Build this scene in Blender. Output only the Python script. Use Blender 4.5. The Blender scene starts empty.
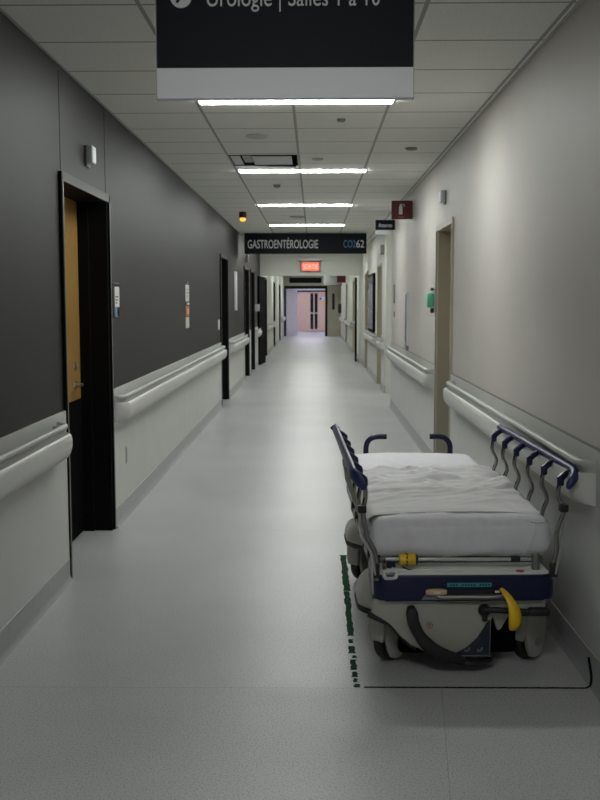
import bpy, bmesh, math, random
from mathutils import Vector, Matrix, noise
random.seed(7)
S = bpy.context.scene
COL = S.collection
PI = math.pi

# ------------------------------------------------------------------ materials
def mat(name, col, rough=.5, metal=0, spec=.5, noise_amt=0, noise_scale=20, bump=0, bump_scale=80, emit=None, estr=0, coat=0, stretch=None):
    m = bpy.data.materials.new(name); m.use_nodes = True
    nt = m.node_tree; b = nt.nodes['Principled BSDF']
    b.inputs['Base Color'].default_value = (*col, 1)
    b.inputs['Roughness'].default_value = rough
    b.inputs['Metallic'].default_value = metal
    b.inputs['Specular IOR Level'].default_value = spec
    b.inputs['Coat Weight'].default_value = coat
    tc = nt.nodes.new('ShaderNodeTexCoord')
    mp = nt.nodes.new('ShaderNodeMapping')
    nt.links.new(tc.outputs['Object'], mp.inputs['Vector'])
    if stretch: mp.inputs['Scale'].default_value = stretch
    if noise_amt:
        n = nt.nodes.new('ShaderNodeTexNoise'); n.inputs['Scale'].default_value = noise_scale
        n.inputs['Detail'].default_value = 5
        nt.links.new(mp.outputs[0], n.inputs['Vector'])
        r = nt.nodes.new('ShaderNodeMapRange')
        r.inputs['From Min'].default_value = .3; r.inputs['From Max'].default_value = .7
        r.inputs['To Min'].default_value = 1-noise_amt; r.inputs['To Max'].default_value = 1+noise_amt
        nt.links.new(n.outputs['Fac'], r.inputs['Value'])
        x = nt.nodes.new('ShaderNodeMix'); x.data_type = 'RGBA'; x.blend_type = 'MULTIPLY'
        x.inputs['Factor'].default_value = 1; x.inputs['A'].default_value = (*col, 1)
        nt.links.new(r.outputs[0], x.inputs['B'])
        nt.links.new(x.outputs['Result'], b.inputs['Base Color'])
    if bump:
        n2 = nt.nodes.new('ShaderNodeTexNoise'); n2.inputs['Scale'].default_value = bump_scale
        nt.links.new(mp.outputs[0], n2.inputs['Vector'])
        bp = nt.nodes.new('ShaderNodeBump'); bp.inputs['Strength'].default_value = bump; bp.inputs['Distance'].default_value = .002
        nt.links.new(n2.outputs['Fac'], bp.inputs['Height']); nt.links.new(bp.outputs[0], b.inputs['Normal'])
    if emit:
        b.inputs['Emission Color'].default_value = (*emit, 1); b.inputs['Emission Strength'].default_value = estr
    return m

M = {}
M['dark_wall'] = mat('charcoal_paint', (.0165, .0168, .016), .55, spec=.35, noise_amt=.08, noise_scale=3, bump=.15, bump_scale=300)
M['beige_wall'] = mat('warm_white_paint', (.52, .49, .46), .55, noise_amt=.03, noise_scale=2, bump=.12, bump_scale=300)
M['pale_wall'] = mat('pale_green_white_paint', (.62, .63, .57), .55, noise_amt=.03, noise_scale=2)
M['wallguard'] = mat('light_grey_wall_panel', (.57, .575, .55), .45, noise_amt=.03, noise_scale=4, bump=.2, bump_scale=400)
M['rail'] = mat('handrail_vinyl', (.57, .57, .545), .35, bump=.1, bump_scale=500)
M['rail_grip'] = mat('handrail_grip_vinyl', (.44, .445, .43), .35)
M['base'] = mat('grey_cove_vinyl', (.34, .345, .35), .4, noise_amt=.05)
M['frame_dark'] = mat('dark_frame_paint', (.004, .004, .0045), .6, spec=.12)
M['frame_head'] = mat('grey_frame_edge', (.045, .045, .043), .5, spec=.3)
M['frame_line'] = mat('lit_frame_edge', (.22, .22, .21), .4)  # pale colour paints a highlight along the dark jamb edges
M['frame_cream'] = mat('cream_frame_paint', (.40, .37, .29), .45)
M['kick'] = mat('black_kick_plate', (.003, .003, .003), .8, spec=.06)
M['steel'] = mat('brushed_steel', (.55, .55, .53), .28, metal=1)
M['chrome'] = mat('chrome', (.30, .295, .28), .07, metal=1)
M['sensor'] = mat('off_white_plastic', (.45, .45, .43), .4)
M['grey_plastic'] = mat('grey_plastic', (.18, .18, .175), .4)
M['mid_grey'] = mat('mid_grey_metal', (.22, .22, .21), .4, metal=.4)
M['black'] = mat('black_rubber', (.010, .010, .011), .5, noise_amt=.1)
M['sign_black'] = mat('sign_black', (.005, .0065, .011), .5, spec=.12)
M['sign_white'] = mat('sign_white', (.62, .63, .66), .4)
M['letter'] = mat('sign_letter', (.62, .63, .64), .5)
M['letter_blue'] = mat('sign_letter_blue', (.06, .16, .30), .5)
M['red'] = mat('sign_red', (.10, .004, .010), .45)
M['navy'] = mat('navy_plastic', (.006, .009, .048), .32, spec=.4, noise_amt=.04)
M['navy_lit'] = mat('lit_navy_plastic', (.016, .022, .105), .38)  # lighter copy of the navy: light on the side rails put into the colour
M['poster'] = mat('dim_poster', (.20, .19, .25), .4)
M['cream'] = mat('cream_plastic', (.37, .37, .325), .33, noise_amt=.03)
M['tray'] = mat('white_plastic_tray', (.80, .81, .77), .35)
M['yellow'] = mat('yellow_plastic', (.80, .50, .015), .35)
M['teal'] = mat('teal_label', (.03, .30, .31), .45)
M['mattress'] = mat('pale_grey_sheet_fabric', (.73, .72, .77), .75, noise_amt=.03, noise_scale=30, bump=.25, bump_scale=350)
M['sheet'] = mat('white_cotton', (.78, .775, .78), .85, noise_amt=.02, bump=.3, bump_scale=500)
M['seam'] = mat('white_piping', (.75, .74, .76), .7)
M['green'] = mat('green_dispenser', (.10, .52, .33), .35)
M['tape'] = mat('dark_green_tape', (.004, .042, .016), .8, spec=.1, noise_amt=.35, noise_scale=60)
M['tape_dark'] = mat('blackish_green_tape', (.002, .006, .004), .8, spec=.1)
M['paper'] = mat('printed_paper', (.62, .62, .58), .7)
M['orange'] = mat('orange_print', (.50, .13, .05), .6)
M['blue'] = mat('blue_print', (.10, .18, .32), .6)
M['pink'] = mat('pink_sticker', (.50, .07, .12), .5)
M['redline'] = mat('red_logo', (.28, .03, .03), .5)
M['beige_plastic'] = mat('beige_plastic', (.60, .42, .26), .4)
M['label_blue'] = mat('dark_blue_label', (.012, .02, .035), .4)
M['glass_dark'] = mat('dark_glass', (.006, .006, .010), .08)
M['picture'] = mat('notice_board_face', (.10, .10, .13), .2, noise_amt=.6, noise_scale=6)
M['lavender'] = mat('lavender_wall_paint', (.72, .70, .76), .5)
M['yellow_sticker'] = mat('yellow_sticker', (.75, .55, .04), .5)
M['light'] = mat('lamp_diffuser', (.8, .8, .8), .5, emit=(.965, 1, .955), estr=52)
M['light_dim'] = mat('lamp_diffuser_dim', (.8, .8, .8), .5, emit=(.97, 1, .97), estr=38)
M['light_far'] = mat('lamp_diffuser_cool', (.8, .8, .8), .5, emit=(.80, .76, 1), estr=90)
M['exit'] = mat('exit_face', (.5, .04, .02), .5, emit=(1, .12, .07), estr=1.15)
M['exit_letter'] = mat('exit_letters', (.6, .2, .12), .5, emit=(1, .36, .26), estr=1.25)
M['amber'] = mat('amber_lamp', (.6, .2, .02), .4, emit=(1, .33, .03), estr=1.6)

def wood(name, c1, c2, sx=30):
    m = mat(name, c1, .42); nt = m.node_tree; b = nt.nodes['Principled BSDF']
    tc = nt.nodes.new('ShaderNodeTexCoord'); mp = nt.nodes.new('ShaderNodeMapping')
    mp.inputs['Scale'].default_value = (sx, sx, 1.2)
    n = nt.nodes.new('ShaderNodeTexNoise'); n.inputs['Scale'].default_value = 2.2; n.inputs['Detail'].default_value = 6
    r = nt.nodes.new('ShaderNodeValToRGB')
    r.color_ramp.elements[0].position = .3; r.color_ramp.elements[0].color = (*c1, 1)
    r.color_ramp.elements[1].position = .7; r.color_ramp.elements[1].color = (*c2, 1)
    nt.links.new(tc.outputs['Object'], mp.inputs[0]); nt.links.new(mp.outputs[0], n.inputs['Vector'])
    nt.links.new(n.outputs['Fac'], r.inputs[0]); nt.links.new(r.outputs[0], b.inputs['Base Color'])
    return m
M['wood'] = wood('honey_wood_veneer', (.27, .15, .035), (.33, .19, .05))
M['wood_pale'] = wood('pale_beech_veneer', (.58, .43, .32), (.64, .48, .36), 8)

def N(nt, t, **kw):
    n = nt.nodes.new(t)
    for k, v in kw.items(): setattr(n, k, v)
    return n
def math_node(nt, op, a, b=None, c=None):
    n = N(nt, 'ShaderNodeMath', operation=op)
    for i, v in enumerate((a, b, c)):
        if v is None: continue
        if isinstance(v, (int, float)): n.inputs[i].default_value = v
        else: nt.links.new(v, n.inputs[i])
    return n.outputs[0]

def floor_material():
    m = mat('speckled_grey_vinyl', (.3, .3, .3), .30); nt = m.node_tree; b = nt.nodes['Principled BSDF']
    tc = N(nt, 'ShaderNodeTexCoord')
    n1 = N(nt, 'ShaderNodeTexNoise'); n1.inputs['Scale'].default_value = 150; n1.inputs['Detail'].default_value = 3
    n2 = N(nt, 'ShaderNodeTexNoise'); n2.inputs['Scale'].default_value = 1.3; n2.inputs['Detail'].default_value = 3
    for n in (n1, n2): nt.links.new(tc.outputs['Object'], n.inputs['Vector'])
    r = N(nt, 'ShaderNodeValToRGB')
    e = r.color_ramp.elements
    e[0].position = .36; e[0].color = (.26, .265, .265, 1)
    e[1].position = .46; e[1].color = (.425, .43, .435, 1)
    x = r.color_ramp.elements.new(.72); x.color = (.47, .475, .48, 1)
    nt.links.new(n1.outputs['Fac'], r.inputs[0])
    mr = N(nt, 'ShaderNodeMapRange'); mr.inputs['From Min'].default_value = .3; mr.inputs['From Max'].default_value = .7
    mr.inputs['To Min'].default_value = .93; mr.inputs['To Max'].default_value = 1.05
    nt.links.new(n2.outputs['Fac'], mr.inputs[0])
    sep = N(nt, 'ShaderNodeSeparateXYZ'); nt.links.new(tc.outputs['Object'], sep.inputs[0])
    # sheet seams: across at several y, one lengthwise
    fac = None
    def line(axis, pos, w):
        d = math_node(nt, 'SUBTRACT', sep.outputs[axis], pos); d = math_node(nt, 'ABSOLUTE', d)
        return math_node(nt, 'LESS_THAN', d, w)
    # the lengthwise seam only exists on the near sheet
    sx = math_node(nt, 'MULTIPLY', sep.outputs[1], .098); sx = math_node(nt, 'SUBTRACT', sep.outputs[0], sx)
    sx = math_node(nt, 'SUBTRACT', sx, .131); sx = math_node(nt, 'ABSOLUTE', sx); sx = math_node(nt, 'LESS_THAN', sx, .0016)
    nearer = math_node(nt, 'LESS_THAN', sep.outputs[1], 3.852)
    sx = math_node(nt, 'MULTIPLY', sx, nearer)
    ls = [line(1, 3.852, .0018), line(1, 6.62, .003)]
    f = sx
    for l in ls: f = math_node(nt, 'MAXIMUM', f, l)
    f = math_node(nt, 'MULTIPLY', f, -.30); f = math_node(nt, 'ADD', f, 1.0)
    f = math_node(nt, 'MULTIPLY', f, mr.outputs[0])
    mx = N(nt, 'ShaderNodeMix', data_type='RGBA', blend_type='MULTIPLY'); mx.inputs['Factor'].default_value = 1
    nt.links.new(r.outputs[0], mx.inputs['A']); nt.links.new(f, mx.inputs['B'])
    nt.links.new(mx.outputs['Result'], b.inputs['Base Color'])
    rr = N(nt, 'ShaderNodeMapRange'); rr.inputs['To Min'].default_value = .34; rr.inputs['To Max'].default_value = .34
    nt.links.new(n2.outputs['Fac'], rr.inputs[0])
    ro = math_node(nt, 'MULTIPLY', nearer, .06); ro = math_node(nt, 'ADD', rr.outputs[0], ro); nt.links.new(ro, b.inputs['Roughness'])
    b.inputs['Specular IOR Level'].default_value = .28
    return m
M['floor'] = floor_material()

def ceiling_material():
    m = mat('acoustic_tile', (.4, .4, .37), .85); nt = m.node_tree; b = nt.nodes['Principled BSDF']
    tc = N(nt, 'ShaderNodeTexCoord'); sep = N(nt, 'ShaderNodeSeparateXYZ'); nt.links.new(tc.outputs['Object'], sep.inputs[0])
    def grid(axis, off, w, size=.6125):
        a = math_node(nt, 'ADD', sep.outputs[axis], -off + 100*size); a = math_node(nt, 'DIVIDE', a, size)
        a = math_node(nt, 'FRACT', a); a = math_node(nt, 'SUBTRACT', a, .5); a = math_node(nt, 'ABSOLUTE', a)
        a = math_node(nt, 'SUBTRACT', .5, a); return math_node(nt, 'LESS_THAN', a, w/size)
    ga = grid(0, -.745, .010); gb = grid(1, 5.0, .010)
    g = math_node(nt, 'MAXIMUM', ga, gb)
    n = N(nt, 'ShaderNodeTexNoise'); n.inputs['Scale'].default_value = 90; n.inputs['Detail'].default_value = 4
    nt.links.new(tc.outputs['Object'], n.inputs['Vector'])
    r = N(nt, 'ShaderNodeValToRGB'); e = r.color_ramp.elements
    e[0].position = .3; e[0].color = (.76, .76, .71, 1); e[1].position = .6; e[1].color = (.86, .86, .81, 1)
    nt.links.new(n.outputs['Fac'], r.inputs[0])
    mx = N(nt, 'ShaderNodeMix', data_type='RGBA'); nt.links.new(g, mx.inputs['Factor'])
    nt.links.new(r.outputs[0], mx.inputs['A']); mx.inputs['B'].default_value = (.38, .38, .36, 1)
    nt.links.new(mx.outputs['Result'], b.inputs['Base Color'])
    return m
M['ceiling'] = ceiling_material()

# ------------------------------------------------------------------ mesh helpers
def BM(): return bmesh.new()
def box(bm, x0, x1, y0, y1, z0, z1, bev=0, seg=2):
    c = Vector(((x0+x1)/2, (y0+y1)/2, (z0+z1)/2))
    r = bmesh.ops.create_cube(bm, size=1)
    bmesh.ops.scale(bm, vec=(abs(x1-x0), abs(y1-y0), abs(z1-z0)), verts=r['verts'])
    bmesh.ops.translate(bm, vec=c, verts=r['verts'])
    if bev:
        es = list({e for v in r['verts'] for e in v.link_edges})
        bmesh.ops.bevel(bm, geom=es, offset=bev, segments=seg, profile=.5, affect='EDGES')
    return bm
def smooth_path(pts, n=6):
    P = [Vector(p) for p in pts]
    if len(P) < 3: return P
    out = []
    for i in range(len(P)-1):
        a = P[i-1] if i else P[0]*2-P[1]; b = P[i]; c = P[i+1]; d = P[i+2] if i+2 < len(P) else P[-1]*2-P[-2]
        for k in range(n):
            t = k/n
            out.append(.5*((2*b)+(c-a)*t+(2*a-5*b+4*c-d)*t*t+(3*b-a-3*c+d)*t**3))
    out.append(P[-1]); return out
def tube(bm, pts, r, seg=12, n=6, smooth=True, flat=None, tilt=0):
    P = smooth_path(pts, n) if smooth else [Vector(p) for p in pts]
    rs = r if isinstance(r, (list, tuple)) else None
    rings = []; up = None
    for i, p in enumerate(P):
        t = (P[min(i+1, len(P)-1)]-P[max(i-1, 0)]).normalized()
        if up is None: up = Vector((0, 0, 1)) if abs(t.z) < .9 else Vector((0, 1, 0))
        s = t.cross(up).normalized(); up = s.cross(t).normalized()
        if rs:
            f = i/(len(P)-1)*(len(rs)-1); k = min(int(f), len(rs)-2); rr = rs[k]+(rs[k+1]-rs[k])*(f-k)
        else: rr = r
        q = flat or (1, 1); s1 = s*math.cos(tilt)+up*math.sin(tilt); u1 = up*math.cos(tilt)-s*math.sin(tilt)
        rings.append([bm.verts.new(p+s1*math.cos(a)*rr*q[0]+u1*math.sin(a)*rr*q[1]) for a in [2*PI*j/seg for j in range(seg)]])
    for a, b in zip(rings, rings[1:]):
        for j in range(seg): bm.faces.new((a[j], a[(j+1) % seg], b[(j+1) % seg], b[j]))
    bm.faces.new(rings[0][::-1]); bm.faces.new(rings[-1])
    return bm
def prism(bm, poly, axis, a, b, bev=0):
    """extrude a 2-D outline along axis from a to b; outline order: other two axes (x,y,z order)"""
    def P(u, v, w): return {'x': (w, u, v), 'y': (u, w, v), 'z': (u, v, w)}[axis]
    va = [bm.verts.new(P(u, v, a)) for u, v in poly]; vb = [bm.verts.new(P(u, v, b)) for u, v in poly]
    n = len(poly); fs = [bm.faces.new(va), bm.faces.new(vb)]
    for i in range(n): fs.append(bm.faces.new((va[i], va[(i+1) % n], vb[(i+1) % n], vb[i])))
    if bev:
        es = [e for f in fs[:2] for e in f.edges]
        bmesh.ops.bevel(bm, geom=es, offset=bev, segments=3, profile=.5, affect='EDGES')
    return bm
def lathe(bm, prof, c=(0, 0, 0), axis='z', seg=24):
    c = Vector(c); rings = []
    for r, h in prof:
        ring = []
        for j in range(seg):
            a = 2*PI*j/seg; u, v = r*math.cos(a), r*math.sin(a)
            ring.append(bm.verts.new(c+Vector({'z': (u, v, h), 'y': (u, h, v), 'x': (h, u, v)}[axis])))
        rings.append(ring)
    for a, b in zip(rings, rings[1:]):
        for j in range(seg): bm.faces.new((a[j], a[(j+1) % seg], b[(j+1) % seg], b[j]))
    bm.faces.new(rings[0][::-1]); bm.faces.new(rings[-1])
    return bm
def superell(bm, c, r, e=.5, nu=28, nv=16):
    def f(w, m): return math.copysign(abs(w)**m, w)
    rows = []
    for i in range(1, nv):
        ph = -PI/2+PI*i/nv
        rows.append([bm.verts.new((c[0]+r[0]*f(math.cos(ph), e)*f(math.cos(2*PI*j/nu), e), c[1]+r[1]*f(math.cos(ph), e)*f(math.sin(2*PI*j/nu), e), c[2]+r[2]*f(math.sin(ph), e))) for j in range(nu)])
    for a, b in zip(rows, rows[1:]):
        for j in range(nu): bm.faces.new((a[j], a[(j+1) % nu], b[(j+1) % nu], b[j]))
    bm.faces.new(rows[0][::-1]); bm.faces.new(rows[-1])
    return bm
def obj(name, bm, m, parent=None, loc=None, rotz=0, kind=None, label=None, ang=35):
    bmesh.ops.recalc_face_normals(bm, faces=bm.faces)
    me = bpy.data.meshes.new(name); bm.to_mesh(me); bm.free()
    for p in me.polygons: p.use_smooth = True
    me.set_sharp_from_angle(angle=math.radians(ang))
    ms = m if isinstance(m, (list, tuple)) else [m]
    for x in ms: me.materials.append(M[x])
    o = bpy.data.objects.new(name, me); COL.objects.link(o)
    if parent: o.parent = parent
    if loc: o.location = loc
    o.rotation_euler.z = rotz
    if kind: o['kind'] = kind
    if label: o['label'] = label
    return o
def tag(o, label, cat, group=None):
    o['label'] = label; o['category'] = cat
    if group: o['group'] = group
    return o
def thing(name, label, cat, loc=(0, 0, 0), rotz=0, group=None):
    o = bpy.data.objects.new(name, None); COL.objects.link(o); o.location = loc; o.rotation_euler.z = rotz
    o.empty_display_size = .1
    return tag(o, label, cat, group)
def structure_empty(name, loc=(0, 0, 0)):
    o = bpy.data.objects.new(name, None); COL.objects.link(o); o.location = loc; o['kind'] = 'structure'; return o
def struct(name, bm, m, **k): return obj(name, bm, m, kind='structure', **k)
def text(name, s, m, parent, loc, width, height, rot=(PI/2, 0, 0), depth=.0012, weight=0):
    cu = bpy.data.curves.new(name, 'FONT'); cu.body = s; cu.extrude = depth; cu.offset = weight
    tmp = bpy.data.objects.new(name+'_t', cu); COL.objects.link(tmp)
    dg = bpy.context.evaluated_depsgraph_get(); dg.update()
    me = bpy.data.meshes.new_from_object(tmp.evaluated_get(dg)); bpy.data.objects.remove(tmp)
    xs = [v.co.x for v in me.vertices]; x0, x1 = min(xs), max(xs); k = height/.70
    for v in me.vertices:
        v.co.x = (v.co.x-x0)/(x1-x0)*width; v.co.y *= k
    me.materials.clear(); me.materials.append(M[m])
    o = bpy.data.objects.new(name, me); COL.objects.link(o); o.parent = parent; o.location = loc; o.rotation_euler = rot
    return o

# ------------------------------------------------------------------ the shell
XL, XR, XR2, ZC = -1.36, 1.13, 1.20, 2.79
ZG = .945                     # top of the wall guard panels
struct('floor', box(BM(), -2.2, 4.2, -5, 54, -.08, 0), 'floor')
VX0, VX1, VY0, VY1 = -.735, -.145, 8.76, 9.42      # opening of the air vent
bm = BM()
box(bm, -2.2, 4.2, -5, VY0, ZC, ZC+.3); box(bm, -2.2, 4.2, VY1, 54, ZC, ZC+.3); box(bm, -2.2, VX0, VY0, VY1, ZC, ZC+.3); box(bm, VX1, 4.2, VY0, VY1, ZC, ZC+.3)
struct('ceiling', bm, 'ceiling')
struct('wall_back', box(BM(), XL-.3, XR+.3, -5.0, -4.9, 0, ZC), 'beige_wall')

def wall(name, side, x, segs, doors, m):
    """side -1: left; solid runs and the header over each door"""
    bm = BM(); a, b = (x-.32, x) if side < 0 else (x, x+.32)
    for y0, y1 in segs: box(bm, a, b, y0, y1, 0, ZC)
    for y0, y1, zt in doors: box(bm, a, b, y0, y1, zt, ZC)
    return struct(name, bm, m)
LD = [(5.41, 6.64), (14.55, 15.75), (19.5, 20.8), (21.45, 22.75)]
LS = [(-4.9, 5.41), (6.64, 14.55), (15.75, 19.5), (20.8, 21.45), (22.75, 25.3)]
wall('wall_left', -1, XL, LS, [(a, b, 2.225) for a, b in LD], 'dark_wall')
RD = [(8.2, 9.22)]
RS = [(-4.9, 8.2), (9.22, 14.62)]
wall('wall_right', 1, XR, RS, [(a, b, 2.21) for a, b in RD], 'beige_wall')
RD2 = [(17.75, 18.75), (22.3, 23.3)]
RS2 = [(16.8, 17.75), (18.75, 22.3), (23.3, 25.3)]
wall('wall_right', 1, XR2, RS2, [(a, b, 2.21) for a, b in RD2], 'pale_wall')
# side corridor
bm = BM(); box(bm, 1.45, 4.1, 14.3, 14.62, 0, ZC); box(bm, 1.52, 4.1, 16.8, 17.1, 0, ZC); box(bm, 4.0, 4.2, 14.62, 16.8, 0, ZC)
struct('wall_side', bm, 'pale_wall')
# cross wall over the fire doors
bm = BM(); box(bm, XL-.3, XR2+.3, 25.3, 25.6, 2.19, ZC); box(bm, XL-.3, XL+.02, 25.3, 25.6, 0, 2.19); box(bm, XR2-.06, XR2+.3, 25.3, 25.6, 0, 2.19)
struct('wall_cross', bm, 'pale_wall')
# second stretch of corridor
LD3 = [(27.6, 28.7), (33.6, 34.7), (39.0, 40.2)]
LS3 = [(25.6, 27.6), (28.7, 33.6), (34.7, 39.0), (40.2, 45)]
wall('wall_left', -1, XL, LS3, [(a, b, 2.2) for a, b in LD3], 'pale_wall')
RD3 = [(29.5, 30.6), (36.5, 37.6)]
RS3 = [(25.6, 29.5), (30.6, 36.5), (37.6, 45)]
wall('wall_right', 1, XR2, RS3, [(a, b, 2.2) for a, b in RD3], 'pale_wall')
# end partition with the opening, then the vestibule
bm = BM(); box(bm, XL-.3, XL+.03, 45, 45.2, 0, ZC); box(bm, .60, XR2+.3, 45, 45.2, 0, ZC); box(bm, XL+.03, .60, 45, 45.2, 2.25, ZC)
struct('wall_end', bm, 'frame_cream')
bm = BM(); box(bm, -2.1, -1.9, 45.2, 52.9, 0, ZC); box(bm, 1.7, 1.9, 45.2, 52.9, 0, ZC)
box(bm, -1.9, -.98, 52.7, 52.9, 0, ZC); box(bm, .98, 1.7, 52.7, 52.9, 0, ZC); box(bm, -.98, .98, 52.7, 52.9, 2.13, ZC)
box(bm, -2.1, XL-.3, 45.0, 45.2, 0, ZC); box(bm, XR2+.3, 1.9, 45.0, 45.2, 0, ZC); box(bm, -2.1, 1.9, 53.2, 53.4, 0, ZC)
struct('wall_vestibule', bm, 'lavender')

# wall guard panels, baseboards
tn = [0]
def guards(side, x, segs, m='wallguard', h=ZG):
    for y0, y1 in segs:
        tn[0] += 1
        bm = BM(); a, b = sorted((x, x-side*.012)); box(bm, a, b, y0+.024, y1-.024, .125, h)
        struct('trim_%d' % tn[0], bm, m)
def baseboard(name, side, x, segs):
    prof = [(0, 0), (.032, 0), (.026, .007), (.019, .018), (.014, .034), (.014, .125), (.006, .13), (0, .13)]
    bm = BM()
    for y0, y1 in segs: prism(bm, [(x-side*d, z) for d, z in prof], 'y', y0+.024, y1-.024)
    struct(name, bm, 'base')
guards(-1, XL, LS[:2]+LS[2:]); guards(1, XR, RS); guards(1, XR2, RS2)
baseboard('baseboard_left', -1, XL, LS); baseboard('baseboard_right', 1, XR, RS)
baseboard('baseboard_right', 1, XR2, RS2); baseboard('baseboard_left', -1, XL, LS3); baseboard('baseboard_right', 1, XR2, RS3)
bm = BM()
for a, b in RS: box(bm, XR-.0135, XR, a+.012, b-.012, ZG, ZG+.006)
tn[0] += 1; struct('trim_%d' % tn[0], bm, 'grey_plastic')  # dark strip standing in for the shadow gap on the right guards
# vertical panel joints in the dark wall
bm = BM()
for y in (5.44, 6.60):
    box(bm, XL-.002, XL+.0015, y-.004, y+.004, 2.24 if y < 7 else .95, ZC-.03)
tn[0] += 1; struct('trim_%d' % tn[0], bm, 'frame_dark')
# ceiling edge angle
bm = BM(); box(bm, XL, XL+.016, -4.9, 25.3, ZC-.004, ZC); box(bm, XR-.016, XR, -4.9, 14.62, ZC-.004, ZC); box(bm, XR2-.016, XR2, 16.8, 25.3, ZC-.004, ZC)
tn[0] += 1; struct('trim_%d' % tn[0], bm, 'sensor')

# ------------------------------------------------------------------ doors
dn = [0]
def door(side, x, y0, y1, zt, fm, hm, lm, kick=None, handle_y=None, depth=.185):
    dn[0] += 1
    r = structure_empty('door_%d' % dn[0], (x, (y0+y1)/2, 0))
    s = side; hw = (y1-y0)/2
    def bx(bm, d0, d1, a, b, z0, z1, bev=0):
        u, v = sorted((s*d0, s*d1)); return box(bm, u, v, a, b, z0, z1, bev)
    bm = BM(); t = .045
    bx(bm, -.004, .30, -hw, -hw+t, 0, zt); bx(bm, -.004, .30, hw-t, hw, 0, zt); bx(bm, -.004, .30, -hw+t, hw-t, zt-t, zt)
    for q in (-1, 1): bx(bm, -.018, -.0005, *sorted((q*(hw+.022), q*(hw-.006))), 0, zt)
    # stops
    bx(bm, depth-.07, depth, -hw+t, -hw+t+.016, 0, zt-t); bx(bm, depth-.07, depth, hw-t-.016, hw-t, 0, zt-t)
    obj('door_frame', bm, fm, r)
    for q in (-1, 1):
        bm = BM(); bx(bm, -.0205, -.0175, *sorted((q*(hw+.005), q*(hw-.007))), 0, zt-.046); obj('frame_edge', bm, 'frame_line' if hm == 'frame_head' else hm, r)
    bm = BM(); bx(bm, -.016, -.004, -hw-.004, hw+.004, zt-.045, zt+.004)
    obj('frame_header', bm, hm, r)
    bm = BM(); bx(bm, depth, depth+.045, -hw+t, hw-t, .008, zt-t)
    leaf = obj('door_leaf', bm, lm, r)
    if kick:
        bm = BM(); bx(bm, depth-.003, depth, -hw+t+.002, hw-t-.002, .01, kick); obj('kick_plate', bm, 'kick', leaf)
    if handle_y is not None:
        hy = handle_y; bm = BM()
        lathe(bm, [(.026, 0), (.026, .008), (.010, .012), (.010, .05)], (0, 0, 0), 'x', 16)
        tube(bm, [(.048, 0, 0), (.050, -.03, 0), (.050, -.11, .0)], .009, 10)
        bmesh.ops.scale(bm, vec=(-s, 1, 1), verts=bm.verts)
        bmesh.ops.translate(bm, vec=(s*depth, hy, 1.0), verts=bm.verts); obj('door_handle', bm, 'steel', leaf)
        bm = BM(); lathe(bm, [(.024, 0), (.022, .010), (.012, .012)], (0, 0, 0), 'x', 16)
        bmesh.ops.scale(bm, vec=(-s, 1, 1), verts=bm.verts); bmesh.ops.translate(bm, vec=(s*depth, hy, 1.12), verts=bm.verts); obj('door_lock', bm, 'steel', leaf)
    return r
door(-1, XL, 5.41, 6.64, 2.225, 'frame_dark', 'frame_head', 'wood', kick=.90, handle_y=.40)
for a, b in LD[1:]: door(-1, XL, a, b, 2.225, 'frame_dark', 'frame_head', 'wood', kick=.90, handle_y=.4)
door(1, XR, 8.2, 9.22, 2.21, 'frame_cream', 'frame_cream', 'wood', kick=.9, handle_y=-.35)
for a, b in RD2: door(1, XR2, a, b, 2.21, 'frame_cream', 'frame_cream', 'wood', handle_y=-.35)
for a, b in LD3: door(-1, XL, a, b, 2.2, 'frame_dark', 'frame_head', 'wood', handle_y=.35)
for a, b in RD3: door(1, XR2, a, b, 2.2, 'frame_cream', 'frame_cream', 'wood', handle_y=-.35)

# fire door leaves held open at the cross wall
def fire_leaf(px, py, ang, w=1.15, flip=1):
    dn[0] += 1
    r = structure_empty('door_%d' % dn[0], (px, py, 0)); r.rotation_euler.z = ang
    obj('door_leaf', box(BM(), 0, w, -.025, .025, .01, 2.15, .003, 1), 'kick', r)
    bm = BM(); tube(bm, [(.15, flip*.07, 1.0), (w-.12, flip*.07, 1.0)], .018, 10, smooth=False)
    box(bm, .12, .18, min(0, flip*.08), max(0, flip*.08), .97, 1.03); box(bm, w-.15, w-.09, min(0, flip*.08), max(0, flip*.08), .97, 1.03)
    obj('push_bar', bm, 'steel', r)
fire_leaf(XL+.115, 25.27, math.radians(-94.5), flip=-1)
fire_leaf(XR2-.13, 25.62, math.radians(88), flip=1)
# end opening frame, half open pale leaf, far double doors
dn[0] += 1; r = structure_empty('door_%d' % dn[0], (0, 45, 0))
bm = BM(); box(bm, XL+.03, XL+.10, -.03, .2, 0, 2.25); box(bm, .50, .60, -.03, .2, 0, 2.25); box(bm, XL+.10, .50, -.03, .2, 2.12, 2.25)
obj('door_frame', bm, 'frame_dark', r)
bm = BM(); box(bm, 0, .95, -.022, .022, .01, 2.10)
lf = obj('door_leaf', bm, 'lavender', r, loc=(XL+.12, .24, 0), rotz=math.radians(62))
bm = BM(); tube(bm, [(.84, -.05, .95), (.84, -.05, 1.15)], .012, 8, smooth=False); box(bm, .80, .88, -.05, -.02, 1.0, 1.08); obj('door_handle', bm, 'steel', lf)
dn[0] += 1; r = structure_empty('door_%d' % dn[0], (0, 52.75, 0))
bm = BM(); box(bm, -.98, -.92, -.09, .1, 0, 2.13); box(bm, .92, .98, -.09, .1, 0, 2.13); box(bm, -.92, .92, -.09, .1, 2.07, 2.13)
obj('door_frame', bm, 'frame_dark', r)
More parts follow.
